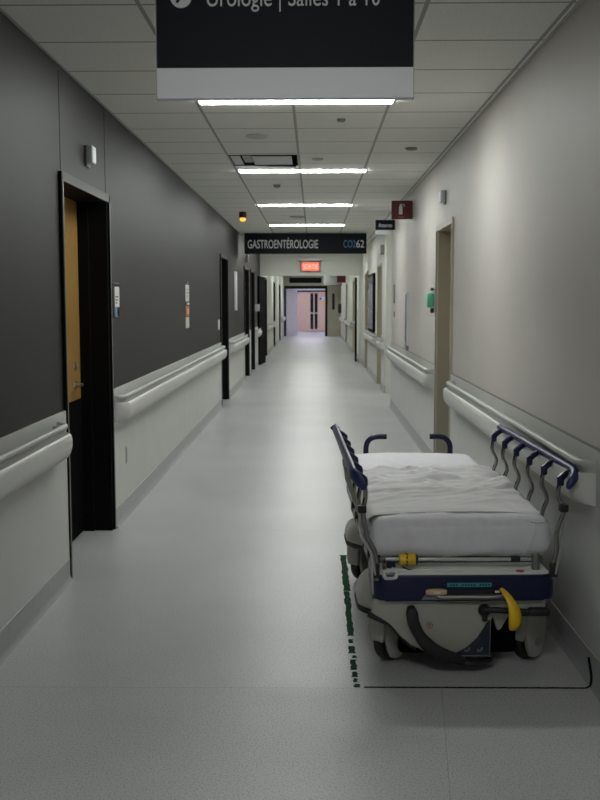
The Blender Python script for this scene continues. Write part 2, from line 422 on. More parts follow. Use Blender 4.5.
for s in (-1, 1):
    bm = BM(); a, b = sorted((s*.012, s*.92)); box(bm, a, b, 0, .05, .01, 2.06)
    lf = obj('door_leaf', bm, 'wood_pale', r)
    bm = BM(); a, b = sorted((s*.035, s*.19)); box(bm, a, b, -.008, 0, .12, 1.98); obj('glass_strip', bm, 'glass_dark', lf)
    bm = BM(); a, b = sorted((s*.26 if s > 0 else s*.60, s*.50 if s > 0 else s*.46)); box(bm, a if s < 0 else .42, b if s < 0 else .66, -.004, 0, 1.42, 1.54)
    obj('yellow_sticker', bm, 'yellow_sticker', lf)
    bm = BM(); a, b = sorted((s*.03, s*.22)); box(bm, a, b, -.05, -.01, .92, .98, .01); obj('push_plate', bm, 'sensor', lf)
bm = BM(); box(bm, .28, .62, -.006, 0, 1.62, 1.78); obj('name_plate', bm, 'sign_white', lf)
bm = BM(); box(bm, .30, .40, -.009, -.006, 1.65, 1.75); obj('name_plate_mark', bm, 'sign_black', lf)

# ------------------------------------------------------------------ handrails
def handrail(side, x, y0, y1, label, brk=True):
    t = thing('handrail', label, 'handrail', (x, (y0+y1)/2, 0), group='vinyl handrails along the corridor walls')
    L = (y1-y0)/2
    low = [(.012, .722), (.060, .722), (.086, .730), (.103, .755), (.112, .790), (.113, .825), (.108, .846), (.098, .855), (.088, .852), (.080, .842), (.012, .842)]
    gr = [(.090, .890), (.086, .902), (.076, .907), (.064, .904), (.057, .893), (.060, .880), (.066, .872), (.066, .843), (.074, .843), (.074, .872), (.085, .878)]
    def sweep(bm, prof, closed_wall):
        ys = []; R = .085
        for k in range(9):
            a = k/8*PI/2; ys.append((-L+R*(1-math.cos(a)), math.sin(a)))
        ys = ys+[(y, 1) for y in (-L*.5, 0, L*.5)]+[(-y, f) for y, f in ys[::-1]]
        rings = []
        for y, f in ys:
            # the rail turns back to the wall at each end
            rings.append([bm.verts.new((-side*(.013+(d-.013)*max(f, .06) if closed_wall else max(.013, d-.058*(1-f))), y, z)) for d, z in prof])
        n = len(prof)
        for a, b in zip(rings, rings[1:]):
            for j in range(n): bm.faces.new((a[j], a[(j+1) % n], b[(j+1) % n], b[j]))
        bm.faces.new(rings[0]); bm.faces.new(rings[-1])
        return bm
    obj('bumper_rail', sweep(BM(), low, True), 'rail', t, ang=50)
    bm = sweep(BM(), gr, False)
    obj('grip_rail', bm, 'rail_grip', t, ang=60)
    n = max(2, int((y1-y0)/1.2)+1)
    for s in (-1, 1):
        bm = BM(); yy = s*(L-.06); u, v = sorted((-side*.012, -side*.066)); box(bm, u, v, yy-.012, yy+.012, .862, .896, .003)
        obj('bracket', bm, 'rail_grip', t)
    return t
handrail(-1, XL, -3.0, 5.18, 'pale grey handrail at the left edge of the picture, before the nearest dark door')
handrail(-1, XL, 6.70, 14.42, 'long pale handrail on the left wall between the nearest dark door and the second')
handrail(-1, XL, 15.85, 19.40, 'short distant handrail on the left wall just past the second dark door')
handrail(-1, XL, 22.85, 24.2, 'stub of pale handrail on the left wall right before the fire door leaf')
handrail(1, XR, 3.92, 7.95, 'pale handrail on the right wall behind the stretcher side rail')
handrail(1, XR, 9.35, 14.35, 'pale handrail on the right wall beyond the nearest cream doorway')
handrail(1, XR2, 18.85, 22.2, 'distant pale handrail on the right wall under the framed notice board')
handrail(1, XR2, 16.95, 17.68, 'very short handrail on the right wall just past the side corridor opening')
handrail(-1, XL, 28.8, 33.5, 'far left handrail in the corridor stretch beyond the fire doors, first piece')
handrail(-1, XL, 40.4, 44.6, 'far left handrail beside the lavender end doorway')
handrail(1, XR2, 30.7, 36.4, 'far right handrail just beyond the fire doors')
handrail(1, XR2, 37.7, 44.6, 'far right handrail ending at the cream end wall')

# ------------------------------------------------------------------ ceiling fittings
def ceiling_light(y, label, m='light', w=1.21, x=-.113, d=.13):
    t = thing('ceiling_light', label, 'ceiling light', (x, y, ZC), group='recessed linear ceiling lights')
    bm = BM(); h = w/2
    box(bm, -h, h, -d/2-.012, -d/2, -.006, 0); box(bm, -h, h, d/2, d/2+.012, -.006, 0)
    box(bm, -h-.012, -h, -d/2-.012, d/2+.012, -.006, 0); box(bm, h, h+.012, -d/2-.012, d/2+.012, -.006, 0)
    obj('frame', bm, 'sensor', t)
    obj('diffuser', box(BM(), -h, h, -d/2, d/2, -.012, -.001), m, t)
    return t
ceiling_light(6.42, 'bright linear ceiling light nearest the viewer, just under the big hanging sign')
ceiling_light(9.78, 'linear ceiling light second from the viewer, beside the square air vent')
ceiling_light(13.2, 'linear ceiling light third from the viewer, level with the red projecting sign')
ceiling_light(16.6, 'smallest visible linear ceiling light, just above the long black hanging sign')
ceiling_light(20.2, 'linear ceiling light hidden above the long black sign')
ceiling_light(23.6, 'linear ceiling light right before the cross wall')
for y in (28.0, 33.0, 38.0, 42.6): ceiling_light(y, 'linear ceiling light in the far corridor stretch beyond the fire doors')
for y in (47.2, 50.4): ceiling_light(y, 'cool ceiling light in the lavender vestibule', 'light_far', x=-.2)
for y in (1.3, -3.9): ceiling_light(y, 'dim linear ceiling light above and behind the viewer', 'light_dim')
t = ceiling_light(15.7, 'short ceiling light in the side corridor', x=2.6, w=.6)

t = thing('air_vent', 'square ceiling vent with pale plates and a dark damper, left of the second strip light', 'air vent', ((VX0+VX1)/2, (VY0+VY1)/2, ZC))
hw, hl = (VX1-VX0)/2, (VY1-VY0)/2
bm = BM()
box(bm, -hw, hw, hl-.012, hl-.001, -.004, .06); box(bm, -hw, hw, -hl+.001, -hl+.012, -.004, .06)
box(bm, -hw+.001, -hw+.012, -hl+.012, hl-.012, -.004, .06); box(bm, hw-.012, hw-.001, -hl+.012, hl-.012, -.004, .06)
box(bm, -hw+.001, hw-.001, -hl+.001, hl-.001, .06, .07)
obj('recess_box', bm, 'kick', t)
obj('face_plate', box(BM(), -.10, .245, -hl+.05, hl-.10, -.008, -.003, .001, 1), 'sign_white', t)
obj('side_plate', box(BM(), -hw+.012, -.20, -hl+.02, hl-.10, -.008, -.003, .001, 1), 'sign_white', t)
obj('inner_plate', box(BM(), -.19, -.115, -hl+.09, hl-.12, .01, .02, .001, 1), 'sensor', t)
bm = BM(); prism(bm, [(-hw+.02, -.002), (hw-.02, -.026), (hw-.02, .004), (-hw+.02, .004)], 'y', hl-.09, hl-.03); obj('damper_blade', bm, 'glass_dark', t)

def detector(x, y, r, label, cat='smoke detector', name='smoke_detector', m='sensor', h=.035):
    t = thing(name, label, cat, (x, y, ZC))
    obj('base', lathe(BM(), [(r, .002), (r, -.008), (r*.92, -.012)]), m, t)
    obj('cap', lathe(BM(), [(r*.9, -.012), (r*.86, -h*.8), (r*.6, -h), (.004, -h)]), m if m != 'sensor' else 'sensor', t)
    return t
detector(-.434, 7.765, .085, 'round white smoke detector on the ceiling before the air vent', h=.018)
detector(.188, 7.08, .03, 'tiny grey sprinkler cap on the ceiling right of centre, nearest row', 'sprinkler', 'sprinkler', 'grey_plastic', .02)
detector(.80, 8.40, .05, 'small dark sprinkler on the ceiling close to the right wall', 'sprinkler', 'sprinkler', 'grey_plastic', .02)
detector(-.40, 10.97, .04, 'small dark motion sensor on the ceiling beyond the air vent', 'motion sensor', 'motion_sensor', 'grey_plastic', .03)
detector(-.25, 15.0, .11, 'faint round speaker on the ceiling between the third and fourth strip lights', 'ceiling speaker', 'ceiling_speaker', 'sensor', .012)
detector(.03, 9.0, .05, 'small round sensor on the ceiling right of the air vent', 'sensor', 'ceiling_sensor', 'sensor', .015)
# amber call light
t = thing('call_light', 'small glowing amber call light on a black mount under the ceiling at left', 'signal lamp', (-1.0, 14.2, ZC))
obj('mount', lathe(BM(), [(.045, 0), (.052, -.02), (.052, -.075), (.046, -.085)]), 'black', t)
obj('lamp', lathe(BM(), [(.040, -.085), (.044, -.10), (.036, -.125), (.012, -.135)]), 'amber', t)

# ------------------------------------------------------------------ hanging signs
Y1 = 3.2
t = thing('hanging_sign', 'big black direction sign with a white lower band hanging closest to the viewer', 'sign', (-.090, Y1, 0))
W = .397; zb = 2.160
obj('panel', box(BM(), -W, W, -.016, .016, zb+.093, 2.68, .001, 1), 'sign_black', t)
obj('lower_band', box(BM(), -W-.001, W+.001, -.018, .018, zb, zb+.093, .001, 1), 'sign_white', t, label='white lower band')
obj('edge_strip', box(BM(), -W-.003, -W-.0005, -.019, .019, zb, 2.68), 'mid_grey', t)
obj('edge_strip', box(BM(), W+.0005, W+.003, -.019, .019, zb, 2.68), 'mid_grey', t)
for s in (-1, 1): obj('hanger', tube(BM(), [(s*.3, 0, 2.675), (s*.3, 0, ZC)], .006, 8, smooth=False), 'steel', t)
text('lettering', 'Urologie | Salles 1 à 10', 'letter', t, (-.240, -.018, 2.438), .533, .052, weight=0)
bm = BM(); lathe(bm, [(.033, -.0205), (.033, -.0165)], (-.320, 0, 2.466), 'y', 32); obj('arrow_disc', bm, 'letter', t)
bm = BM(); prism(bm, [(u+.015, v-.036) for u, v in [(-.346, 2.481), (-.352, 2.488), (-.331, 2.509), (-.340, 2.512), (-.340, 2.518), (-.320, 2.518), (-.320, 2.497), (-.326, 2.497), (-.327, 2.503)]], 'y', -.0222, -.0206); obj('arrow', bm, 'sign_black', t)

t = thing('hanging_sign', 'long black ward name sign hanging across the corridor before the fire doors', 'sign', (-.155, 18.4, 0))
obj('panel', box(BM(), -1.11, 1.11, -.03, .03, 2.405, 2.775, .003, 1), 'sign_black', t)
text('lettering', 'GASTROENTÉROLOGIE', 'letter', t, (-1.05, -.032, 2.505), 1.28, .15, weight=.006)
text('room_code', 'CO2', 'letter_blue', t, (.69, -.032, 2.515), .22, .135, weight=.008)
text('room_number', '62', 'letter', t, (.925, -.032, 2.515), .14, .135, weight=.004)
for s in (-1, 1): obj('hanger', box(BM(), s*.9-.02, s*.9+.02, -.02, .02, 2.77, ZC), 'steel', t)

# exit sign on the cross wall
t = thing('exit_sign', 'red glowing exit sign with a white housing above the fire doors', 'exit sign', (-.09, 25.3, 2.46))
obj('housing', box(BM(), -.31, .31, -.14, 0, .09, .15, .008), 'sign_white', t)
obj('frame', box(BM(), -.25, .25, -.075, -.012, -.17, .08, .006), 'mid_grey', t)
obj('face', box(BM(), -.215, .215, -.081, -.075, -.145, .05), 'exit', t)
text('lettering', 'SORTIE', 'exit_letter', t, (-.18, -.083, -.11), .36, .12, weight=.01)

# projecting signs, right wall
t = thing('projecting_sign', 'dark red square extinguisher sign projecting from the right wall under the ceiling', 'sign', (XR, 11.6, 2.575))
obj('panel', box(BM(), -.245, -.005, -.01, .01, -.105, .105, .002, 1), 'red', t)
obj('bracket', box(BM(), -.006, 0, -.03, .03, -.09, .09), 'mid_grey', t)
bm = BM(); lathe(bm, [(.018, -.05), (.020, -.045), (.020, .035), (.012, .048), (.007, .05), (.007, .062)], (-.14, -.0122, .0), 'z', 14)
bmesh.ops.scale(bm, vec=(1, .1, 1), verts=bm.verts, space=Matrix.Translation((0, .0122, 0)))
box(bm, -.150, -.10, -.0135, -.011, .058, .066); box(bm, -.105, -.098, -.0135, -.011, .035, .062)
obj('extinguisher_symbol', bm, 'letter', t)
obj('caption', box(BM(), -.17, -.10, -.0125, -.0105, -.085, -.078), 'orange', t)
t = thing('projecting_sign', 'small black waiting room sign with white band, below and left of the red sign', 'sign', (XR, 14.1, 2.56))
obj('panel', box(BM(), -.275, -.005, -.01, .01, -.035, .105, .002, 1), 'sign_black', t)
obj('lower_band', box(BM(), -.275, -.07, -.01, .01, -.095, -.036, .002, 1), 'sign_white', t, label='white lower band')
obj('bracket', box(BM(), -.006, 0, -.03, .03, -.03, .09), 'mid_grey', t)
text('lettering', 'Attente', 'letter', t, (-.235, -.0115, .005), .19, .055)
# far projecting signs
t = thing('projecting_sign', 'tiny red sign projecting from the far right wall beyond the fire doors', 'sign', (XR2, 38, 2.42))
obj('panel', box(BM(), -.33, 0, -.01, .01, -.17, .17), 'red', t)
t = thing('hanging_sign', 'small black hanging sign over the far lavender doorway', 'sign', (-.35, 41.0, 2.40))
obj('panel', box(BM(), -.66, .66, -.02, .02, -.1, .12), 'sign_black', t)
for s in (-1, 1): obj('hanger', tube(BM(), [(s*.5, 0, .11), (s*.5, 0, ZC-2.40)], .01, 8, smooth=False), 'steel', t)
t = thing('ceiling_bulkhead', 'beige box hanging below the ceiling at the right before the far end wall', 'bulkhead', (.80, 43.5, 2.45))
obj('housing', box(BM(), -.40, .40, -.3, .3, -.2, .34, .01), 'grey_plastic', t)

# ------------------------------------------------------------------ things on the walls
def wall_box(name, label, cat, side, x, y, z, w, h, d, m, parts=(), bev=.004):
    t = thing(name, label, cat, (x, y, z))
    u, v = sorted((side*.002, -side*d)); obj('body', box(BM(), u, v, -w/2, w/2, -h/2, h/2, bev), m, t)
    for nm, yy0, yy1, zz0, zz1, mm in parts:
        u, v = sorted((-side*d, -side*(d+.002))); obj(nm, box(BM(), u, v, yy0, yy1, zz0, zz1), mm, t)
    return t
def strobe(side, x, y, z, label, w=.10, h=.13):
    t = thing('wall_sensor', label, 'wall sensor', (x, y, z))
    u, v = sorted((0, -side*.012)); obj('back_plate', box(BM(), u, v, -w/2, w/2, -h/2-.008, h/2, .003), 'grey_plastic', t)
    u, v = sorted((-side*.006, -side*.05)); obj('cover', box(BM(), u, v, -w*.5, w*.5, -h*.42, h*.5, .012, 3), 'sign_white', t)
strobe(-1, XL, 6.07, 2.40, 'small white sensor box high on the dark wall above the nearest door', .10, .115)
strobe(1, XR, 8.75, 2.425, 'small grey sensor box high on the right wall above the cream doorway', .13, .11)
# room plaque
t = wall_box('room_plaque', 'white and blue room number plaque on the dark wall beside the nearest door', 'plaque', -1, XL, 6.86, 1.545, .17, .235, .012, 'mid_grey',
    [('header', -.08, .08, .09, .112, 'sign_black'), ('paper_card', -.078, .074, -.045, .09, 'paper'), ('lower_print', -.08, .0, -.112, -.047, 'blue'), ('photo_print', .0, .075, -.112, -.05, 'sign_black'), ('small_card', .01, .05, -.10, -.06, 'letter')], .002)
for k in range(3):
    obj('text_line', box(BM(), .014, .0155, -.06, .03-.02*k, .018-.021*k, .026-.021*k), 'sign_black', t)
# notices on dark wall
t = thing('notice_strip', 'tall strip of printed notices, white and orange, on the dark left wall', 'notice', (XL, 10.75, 1.49))
obj('top_clip', box(BM(), -.002, .012, -.02, .02, .235, .262), 'steel', t)
obj('sheet_of_paper', box(BM(), -.002, .006, -.14, .14, .05, .225), 'paper', t)
for k, (a, b) in enumerate(((-.10, .08), (-.10, .10), (-.10, .02))): obj('text_line', box(BM(), .006, .0075, a, b, .17-.035*k, .18-.035*k), 'mid_grey', t)
obj('dark_leaflet', box(BM(), -.002, .006, -.14, .14, .005, .045), 'label_blue', t)
obj('small_white_leaflet', box(BM(), .006, .010, -.03, .14, .012, .034), 'letter', t)
obj('orange_leaflet', box(BM(), -.002, .006, -.14, .14, -.11, .0), 'orange', t)
obj('yellow_patch', box(BM(), .006, .010, -.05, .09, -.085, -.03), 'beige_plastic', t)
obj('grey_leaflet', box(BM(), -.002, .006, -.14, .12, -.235, -.12), 'paper', t)
wall_box('light_switch', 'small white switch plate on the dark wall left of the second door', 'light switch', -1, XL, 14.25, 1.21, .16, .14, .012, 'sign_white', [('rocker', -.03, .03, -.045, .045, 'letter')], .002)
wall_box('chart_holder', 'tall pale chart holder on the dark wall between the second and third doors', 'chart holder', -1, XL, 17.3, 1.72, .26, .66, .03, 'sign_white')
wall_box('wall_outlet', 'narrow dark outlet slot low in the left wall panel beyond the nearest door', 'outlet', -1, XL+.012, 7.10, .44, .075, .125, .004, 'sensor', [('slot', -.030, -.012, -.05, .05, 'grey_plastic')], .001)
wall_box('soap_dispenser', 'tiny white dispenser with black base on the left wall before the fire door', 'dispenser', -1, XL, 22.9+.25, 1.40, .16, .16, .10, 'sign_white', [('nozzle', -.04, .04, -.07, -.03, 'black')], .01)
wall_box('wall_sensor', 'tiny sensor box high on the left wall above the third and fourth doors', 'wall sensor', -1, XL, 20.2, 2.40, .12, .14, .05, 'sensor')
# green sanitizer dispenser
t = thing('sanitizer_dispenser', 'green hand sanitizer dispenser with black fittings on the right wall by the cream doorway', 'dispenser', (XR, 9.42, 1.545))
obj('back_plate', box(BM(), -.012, .002, -.06, .06, -.11, .11, .003), 'sensor', t)
obj('bottle', box(BM(), -.075, -.012, -.05, .05, -.07, .07, .02, 3), 'green', t)
obj('top_lock', box(BM(), -.04, -.012, -.03, .03, .09, .115, .004), 'black', t)
obj('nozzle', box(BM(), -.04, -.012, -.03, .03, -.118, -.074, .006), 'black', t)
# tall narrow panel and small boxes
t = wall_box('wall_panel', 'narrow framed glass panel on the right wall before the side corridor', 'wall panel', 1, XR, 12.25, 1.33, .42, .62, .02, 'sign_white', [('face', -.19, -.02, -.29, .29, 'grey_plastic')], .002)
wall_box('wall_button', 'small grey button box just below the narrow panel on the right wall', 'button', 1, XR, 12.0, .98, .07, .05, .03, 'grey_plastic')
wall_box('room_plaque', 'small dark vertical plaque on the right wall at the side corridor corner', 'plaque', 1, XR, 14.1, 1.64, .16, .26, .015, 'grey_plastic')
wall_box('light_switch', 'small switch on the right wall under the dark corner plaque', 'light switch', 1, XR, 14.1, 1.36, .09, .07, .012, 'mid_grey')
wall_box('wall_sensor', 'distant grey sensor high on the right wall past the side corridor', 'wall sensor', 1, XR2, 17.3, 2.42, .14, .16, .06, 'mid_grey')
t = thing('notice_board', 'dark framed glass notice board on the distant right wall above its handrail', 'notice board', (XR2, 20.6, 1.475))
obj('frame', box(BM(), -.05, 0, -.95, .95, -.55, .62, .004), 'frame_dark', t)
obj('glass_face', box(BM(), -.052, -.05, -.88, .88, -.49, .56), 'picture', t)
for k, (a, b, c, d) in enumerate(((-.7, -.3, 0, .4), (-.1, .35, .05, .45), (.45, .8, -.1, .3), (-.6, -.1, -.42, -.1), (.0, .4, -.42, -.05))): obj('poster', box(BM(), -.054, -.052, a, b, c, d), 'poster', t)
wall_box('fire_extinguisher_box', 'black narrow cabinet on the cream end wall', 'cabinet', 1, .0, 0, 0, .01, .01, .01, 'black') if False else None
t = thing('wall_phone', 'slim black phone on the cream end wall right of the lavender doorway', 'wall phone', (.86, 45, 1.55))
obj('handset', box(BM(), -.05, .05, -.06, 0, -.36, .36, .02), 'black', t)
t = thing('card_reader', 'small black box on the far right wall near the end', 'card reader', (XR2, 44.2, 1.25))
obj('body', box(BM(), -.14, .002, -.1, .1, -.2, .2, .01), 'black', t)

# ------------------------------------------------------------------ floor tape
t = bpy.data.objects.new('floor_tape', None)
bm = BM()
def strip(bm, x0, y0, x1, y1, w, rag=.004, n=24):
    L = math.hypot(x1-x0, y1-y0); ux, uy = (x1-x0)/L, (y1-y0)/L
    pts = []
    for i in range(n+1): f = i/n; pts.append((x0+ux*L*f-uy*(w/2+random.uniform(-rag, rag)), y0+uy*L*f+ux*(w/2+random.uniform(-rag, rag))))
    for i in range(n, -1, -1): f = i/n; pts.append((x0+ux*L*f+uy*(w/2+random.uniform(-rag, rag)), y0+uy*L*f-ux*(w/2+random.uniform(-rag, rag))))
    prism(bm, pts, 'z', .0002, .0012)
strip(bm, .176, 5.95, .176, 5.2, .036); strip(bm, .174, 5.19, .170, 4.48, .030); strip(bm, .165, 5.945, .22, 5.945, .012, .001, 4)
for y0, y1, w, dx in ((4.43, 4.38, .02, 0), (4.34, 4.25, .028, .003), (4.22, 4.19, .018, .010), (4.17, 4.05, .028, .002), (4.03, 3.97, .022, .004), (3.955, 3.915, .020, .002), (3.895, 3.86, .022, .006)):
    strip(bm, .166+dx, y0, .164+dx, y1, w, .005, 8)
tag(obj('floor_tape', bm, 'tape'), 'worn green tape line running along the floor left of the stretcher', 'floor tape')
bm = BM(); strip(bm, .20, 3.862, 1.086, 3.862, .013, .0012, 60)
pts = [(1.086, 3.862, .0022), (1.10, 3.866, .012), (1.108, 3.885, .04), (1.109, 3.915, .075), (1.109, 3.935, .10)]
tube(bm, pts, .0065, 6, flat=(1, .35))
tag(obj('floor_tape', bm, 'tape_dark'), 'thin blackish tape line across the floor in front of the stretcher, curling up the baseboard', 'floor tape')

# ------------------------------------------------------------------ the stretcher
T = thing('hospital_stretcher', 'hospital stretcher with navy side rails and pale mattress parked along the right wall', 'stretcher', (.613, 4.0, 0), math.radians(1.7))
def P(name, bm, m, parent=T, **k): return obj(name, bm, m, parent, **k)

def rbox_grid(x0, x1, y0, y1, z0, z1, r, nx=40, ny=90, nz=10, disp=None):
    """rounded box from a gridded cube, each point pulled onto the rounded surface"""
    bm = BM()
    hx, hy, hz = (x1-x0)/2, (y1-y0)/2, (z1-z0)/2; c = Vector(((x0+x1)/2, (y0+y1)/2, (z0+z1)/2))
    def face(o, u, v, nu, nv):
        g = [[bm.verts.new(o+u*(i/nu)+v*(j/nv)) for j in range(nv+1)] for i in range(nu+1)]
        for i in range(nu):
            for j in range(nv): bm.faces.new((g[i][j], g[i+1][j], g[i+1][j+1], g[i][j+1]))
    X, Y, Z = Vector((2*hx, 0, 0)), Vector((0, 2*hy, 0)), Vector((0, 0, 2*hz)); o = Vector((-hx, -hy, -hz))
    face(o, X, Y, nx, ny); face(o+Z, X, Y, nx, ny); face(o, X, Z, nx, nz); face(o+Y, X, Z, nx, nz); face(o, Y, Z, ny, nz); face(o+X, Y, Z, ny, nz)
    bmesh.ops.remove_doubles(bm, verts=bm.verts, dist=1e-5)
    for v in bm.verts:
        p = v.co; q = Vector((max(-hx+r, min(hx-r, p.x)), max(-hy+r, min(hy-r, p.y)), max(-hz+r, min(hz-r, p.z))))
        d = p-q
        n = d.normalized() if d.length > 1e-9 else Vector((0, 0, 1))
        v.co = q+n*r if d.length > 1e-9 else p
        if disp: v.co += n*disp(v.co+c)
        v.co += c
    return bm
def mdisp(p):
    n = noise.noise(Vector((p.x*3, p.y*2.2, p.z*3)))*.006
    n += .010*math.exp(-((p.y-1.05)/.7)**2)*0
    # shallow pull folds near the foot end
    w = noise.noise(Vector((p.x*5+p.y*9, p.y*3-p.x*4, p.z*6)))
    n += .006*max(0, 1-abs(w)*6)*(1 if p.y < .45 else .3)
    if p.z > .60: n += .014*(1-(p.x/.37)**2)
    return n
mt = P('mattress', rbox_grid(-.370, .392, .125, 1.96, .452, .622, .058, disp=mdisp), 'mattress', ang=80)
# corner piping of the cover at the foot end
bm = BM(); tube(bm, [(.300, .130, .612), (.325, .130, .609), (.355, .140, .608), (.374, .20, .604), (.378, .35, .602)], .0035, 6)
tube(bm, [(.325, .130, .609), (.316, .116, .56), (.295, .117, .51), (.272, .135, .470)], .0035, 6)
obj('piping', bm, 'seam', mt)

# white folded sheet lying on the mattress (rests on it: its own thing)
def sheet_z(x, y):
    z = .622+.014*(1-(x/.37)**2)+.0045+.006*min(1, max(0, (y-.25)/.3))
    w1 = noise.noise(Vector((x*2.0+3, y*5.5-x*1.8, 1.7))); w2 = noise.noise(Vector((x*4.0, y*13-x*3.5, 5.1)))
    w3 = noise.noise(Vector((x*9, y*22, 9.3)))
    far = min(1, max(0, (y-.25)/.5))
    z += (.016*max(0, 1-abs(w1)*5)+.012*max(0, 1-abs(w2)*4)+.005*w3)*(.10+1.1*far)
    z += .020*math.exp(-((y-1.13-.10*x)/.035)**2)*(.6+.5*noise.noise(Vector((x*6, 2, 2))))
    z += .010*math.exp(-((y-.98+.18*x)/.03)**2)
    return z
bm = BM(); nx, ny = 64, 90; g = []
for i in range(nx+1):
    row = []
    for j in range(ny+1):
        u = -1+2*i/nx; v = j/ny
        y0 = .205+.012*noise.noise(Vector((u*1.5, 0, 3))); y1 = 1.26+.05*noise.noise(Vector((u*1.7, 1, 4)))+.04*u
        y = y0+(y1-y0)*v; s = u*.425+.006
        xa = .338
        if abs(s) <= xa: x, z = s, sheet_z(s, y)
        else:
            e = abs(s)-xa; a = min(e/.045, PI/2*.95)
            x = math.copysign(xa+.045*math.sin(a), s); z = sheet_z(math.copysign(xa, s), y)-.045*(1-math.cos(a))
            if e/.045 > PI/2*.95: z -= e-.045*PI/2*.95; 
            x += math.copysign(.004+.003*noise.noise(Vector((y*8, 0, 0))), s)
        if v < .02: z -= .004
        row.append(bm.verts.new((x, y, z)))
    g.append(row)
for i in range(nx):
    for j in range(ny): bm.faces.new((g[i][j], g[i+1][j], g[i+1][j+1], g[i][j+1]))
sh = obj('bed_sheet', bm, 'sheet', None, loc=(.613, 4.0, 0), rotz=math.radians(1.7), ang=80)
sm = sh.modifiers.new('thick', 'SOLIDIFY'); sm.thickness = .003; sm.offset = 1
tag(sh, 'white wrinkled folded sheet spread over the middle of the stretcher mattress', 'sheet')

# litter deck and frame under the mattress
P('deck', box(BM(), -.345, .345, .17, 2.02, .425, .450, .008), 'black')
bm = BM()
for s in (-1, 1): box(bm, s*.33-.022, s*.33+.022, .06, 2.08, .375, .425, .006)
box(bm, -.31, .31, 2.03, 2.08, .38, .425, .006)
P('frame', bm, 'mid_grey')
bm = BM()
for y in (.42, 1.18): lathe(bm, [(.06, .25), (.06, .40)], (0, y, 0), 'z', 20); box(bm, -.20, .20, y-.05, y+.05, .39, .425)
P('lift_column', bm, 'steel')

# foot end bumper: navy C shape with a white tray on top
def rounded_bar(x, y0, y1, r, z0, z1, bev):
    poly = [(-x, y1)]
    x2 = x+.006
    for k in range(9): a = PI+k/8*PI/2; poly.append((-x+r+r*math.cos(a), y0+r+r*math.sin(a)))
    for k in range(9): a = 1.5*PI+k/8*PI/2; poly.append((x2-r+r*math.cos(a), y0+r+r*math.sin(a)))
    poly.append((x2, y1))
    return prism(BM(), poly, 'z', z0, z1, bev)
bump = P('foot_bumper', rounded_bar(.372, 0, .24, .055, .312, .418, .012), 'navy', label='navy blue bumper')
obj('tray', rounded_bar(.362, .012, .30, .05, .412, .4265, .005), 'tray', bump, label='white tray top')
# raised rim and shallow recess of the tray
bm = BM(); tube(bm, [(-.29, .10, .428), (-.26, .055, .430), (-.15, .045, .430), (.15, .045, .430), (.24, .055, .430), (.29, .10, .428)], .006, 8, flat=(1, .6)); obj('tray_rim', bm, 'tray', bump)
obj('sticker', lathe(BM(), [(.017, .4265), (.017, .4285)], (.235, .030, 0), 'z', 20), 'pink', bump, label='round pink sticker')
obj('name_label', box(BM(), -.070, .112, -.0018, .002, .371, .388, .0008, 1), 'teal', bump, label='teal strip label')
bm = BM()
for k in range(14):
    if k in (3, 9): continue
    x = -.058+k*.012; box(bm, x, x+.008, -.0026, -.0017, .376, .383)
obj('label_print', bm, 'label_blue', bump)
# control recess under the bumper: grey pull bar, beige latch
bm = BM(); prism(bm, [(-.175, .318), (-.15, .352), (-.13, .362), (.165, .362), (.185, .318)], 'y', -.004, .01); obj('control_recess', bm, 'grey_plastic', bump)
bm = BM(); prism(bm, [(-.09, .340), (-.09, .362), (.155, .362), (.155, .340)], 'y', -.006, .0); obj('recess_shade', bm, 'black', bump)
bm = BM(); tube(bm, [(-.115, -.008, .358), (-.112, -.020, .342), (-.09, -.022, .335), (0, -.022, .335), (.13, -.022, .335), (.165, -.012, .345)], .0055, 10); obj('pull_bar', bm, 'steel', bump)
bm = BM(); superell(bm, (-.115, -.010, .353), (.044, .014, .013), .6); obj('latch', bm, 'beige_plastic', bump, label='beige latch')
bm = BM(); box(bm, -.13, -.10, -.027, -.022, .348, .358, .002); box(bm, .125, .145, -.012, -.006, .348, .357, .002); obj('latch_catch', bm, 'sign_white', bump)

# foot push bar with yellow knob
bm = BM(); tube(bm, [(-.315, .085, .466), (.29, .072, .466)], .0085, 12, smooth=False)
P('cross_bar', bm, 'steel', label='steel cross bar')
bm = BM(); box(bm, .205, .245, .064, .088, .456, .478, .003); P('bar_clamp', bm, 'black')
kn = P('knob', lathe(BM(), [(.018, -.258), (.0235, -.254), (.0245, -.232), (.0215, -.228), (.0215, -.224), (.0245, -.220), (.0250, -.200), (.021, -.190)], (0, .080, .466), 'x', 28), 'yellow', label='yellow grip knob')
bm = BM()
for k in range(8):
    a = k*PI/4+.2; box(bm, -.229, -.224, .080+.0235*math.cos(a)-.004, .080+.0235*math.cos(a)+.004, .466+.0235*math.sin(a)-.004, .466+.0235*math.sin(a)+.004)
obj('grip_marks', bm, 'black', kn)
obj('knob_cap', lathe(BM(), [(.022, -.190), (.023, -.186), (.018, -.180)], (0, .080, .466), 'x', 20), 'black', kn)
bm = BM(); box(bm, -.305, -.272, .085, .120, .418, .470, .004); P('bar_mount', bm, 'navy')
bm = BM(); lathe(bm, [(.010, -.335), (.016, -.333), (.016, -.318), (.010, -.314)], (0, .083, .466), 'x', 16); lathe(bm, [(.007, .40), (.009, .41), (.009, .45), (.007, .455)], (-.318, .066, 0), 'z', 12); P('joint', bm, 'chrome')
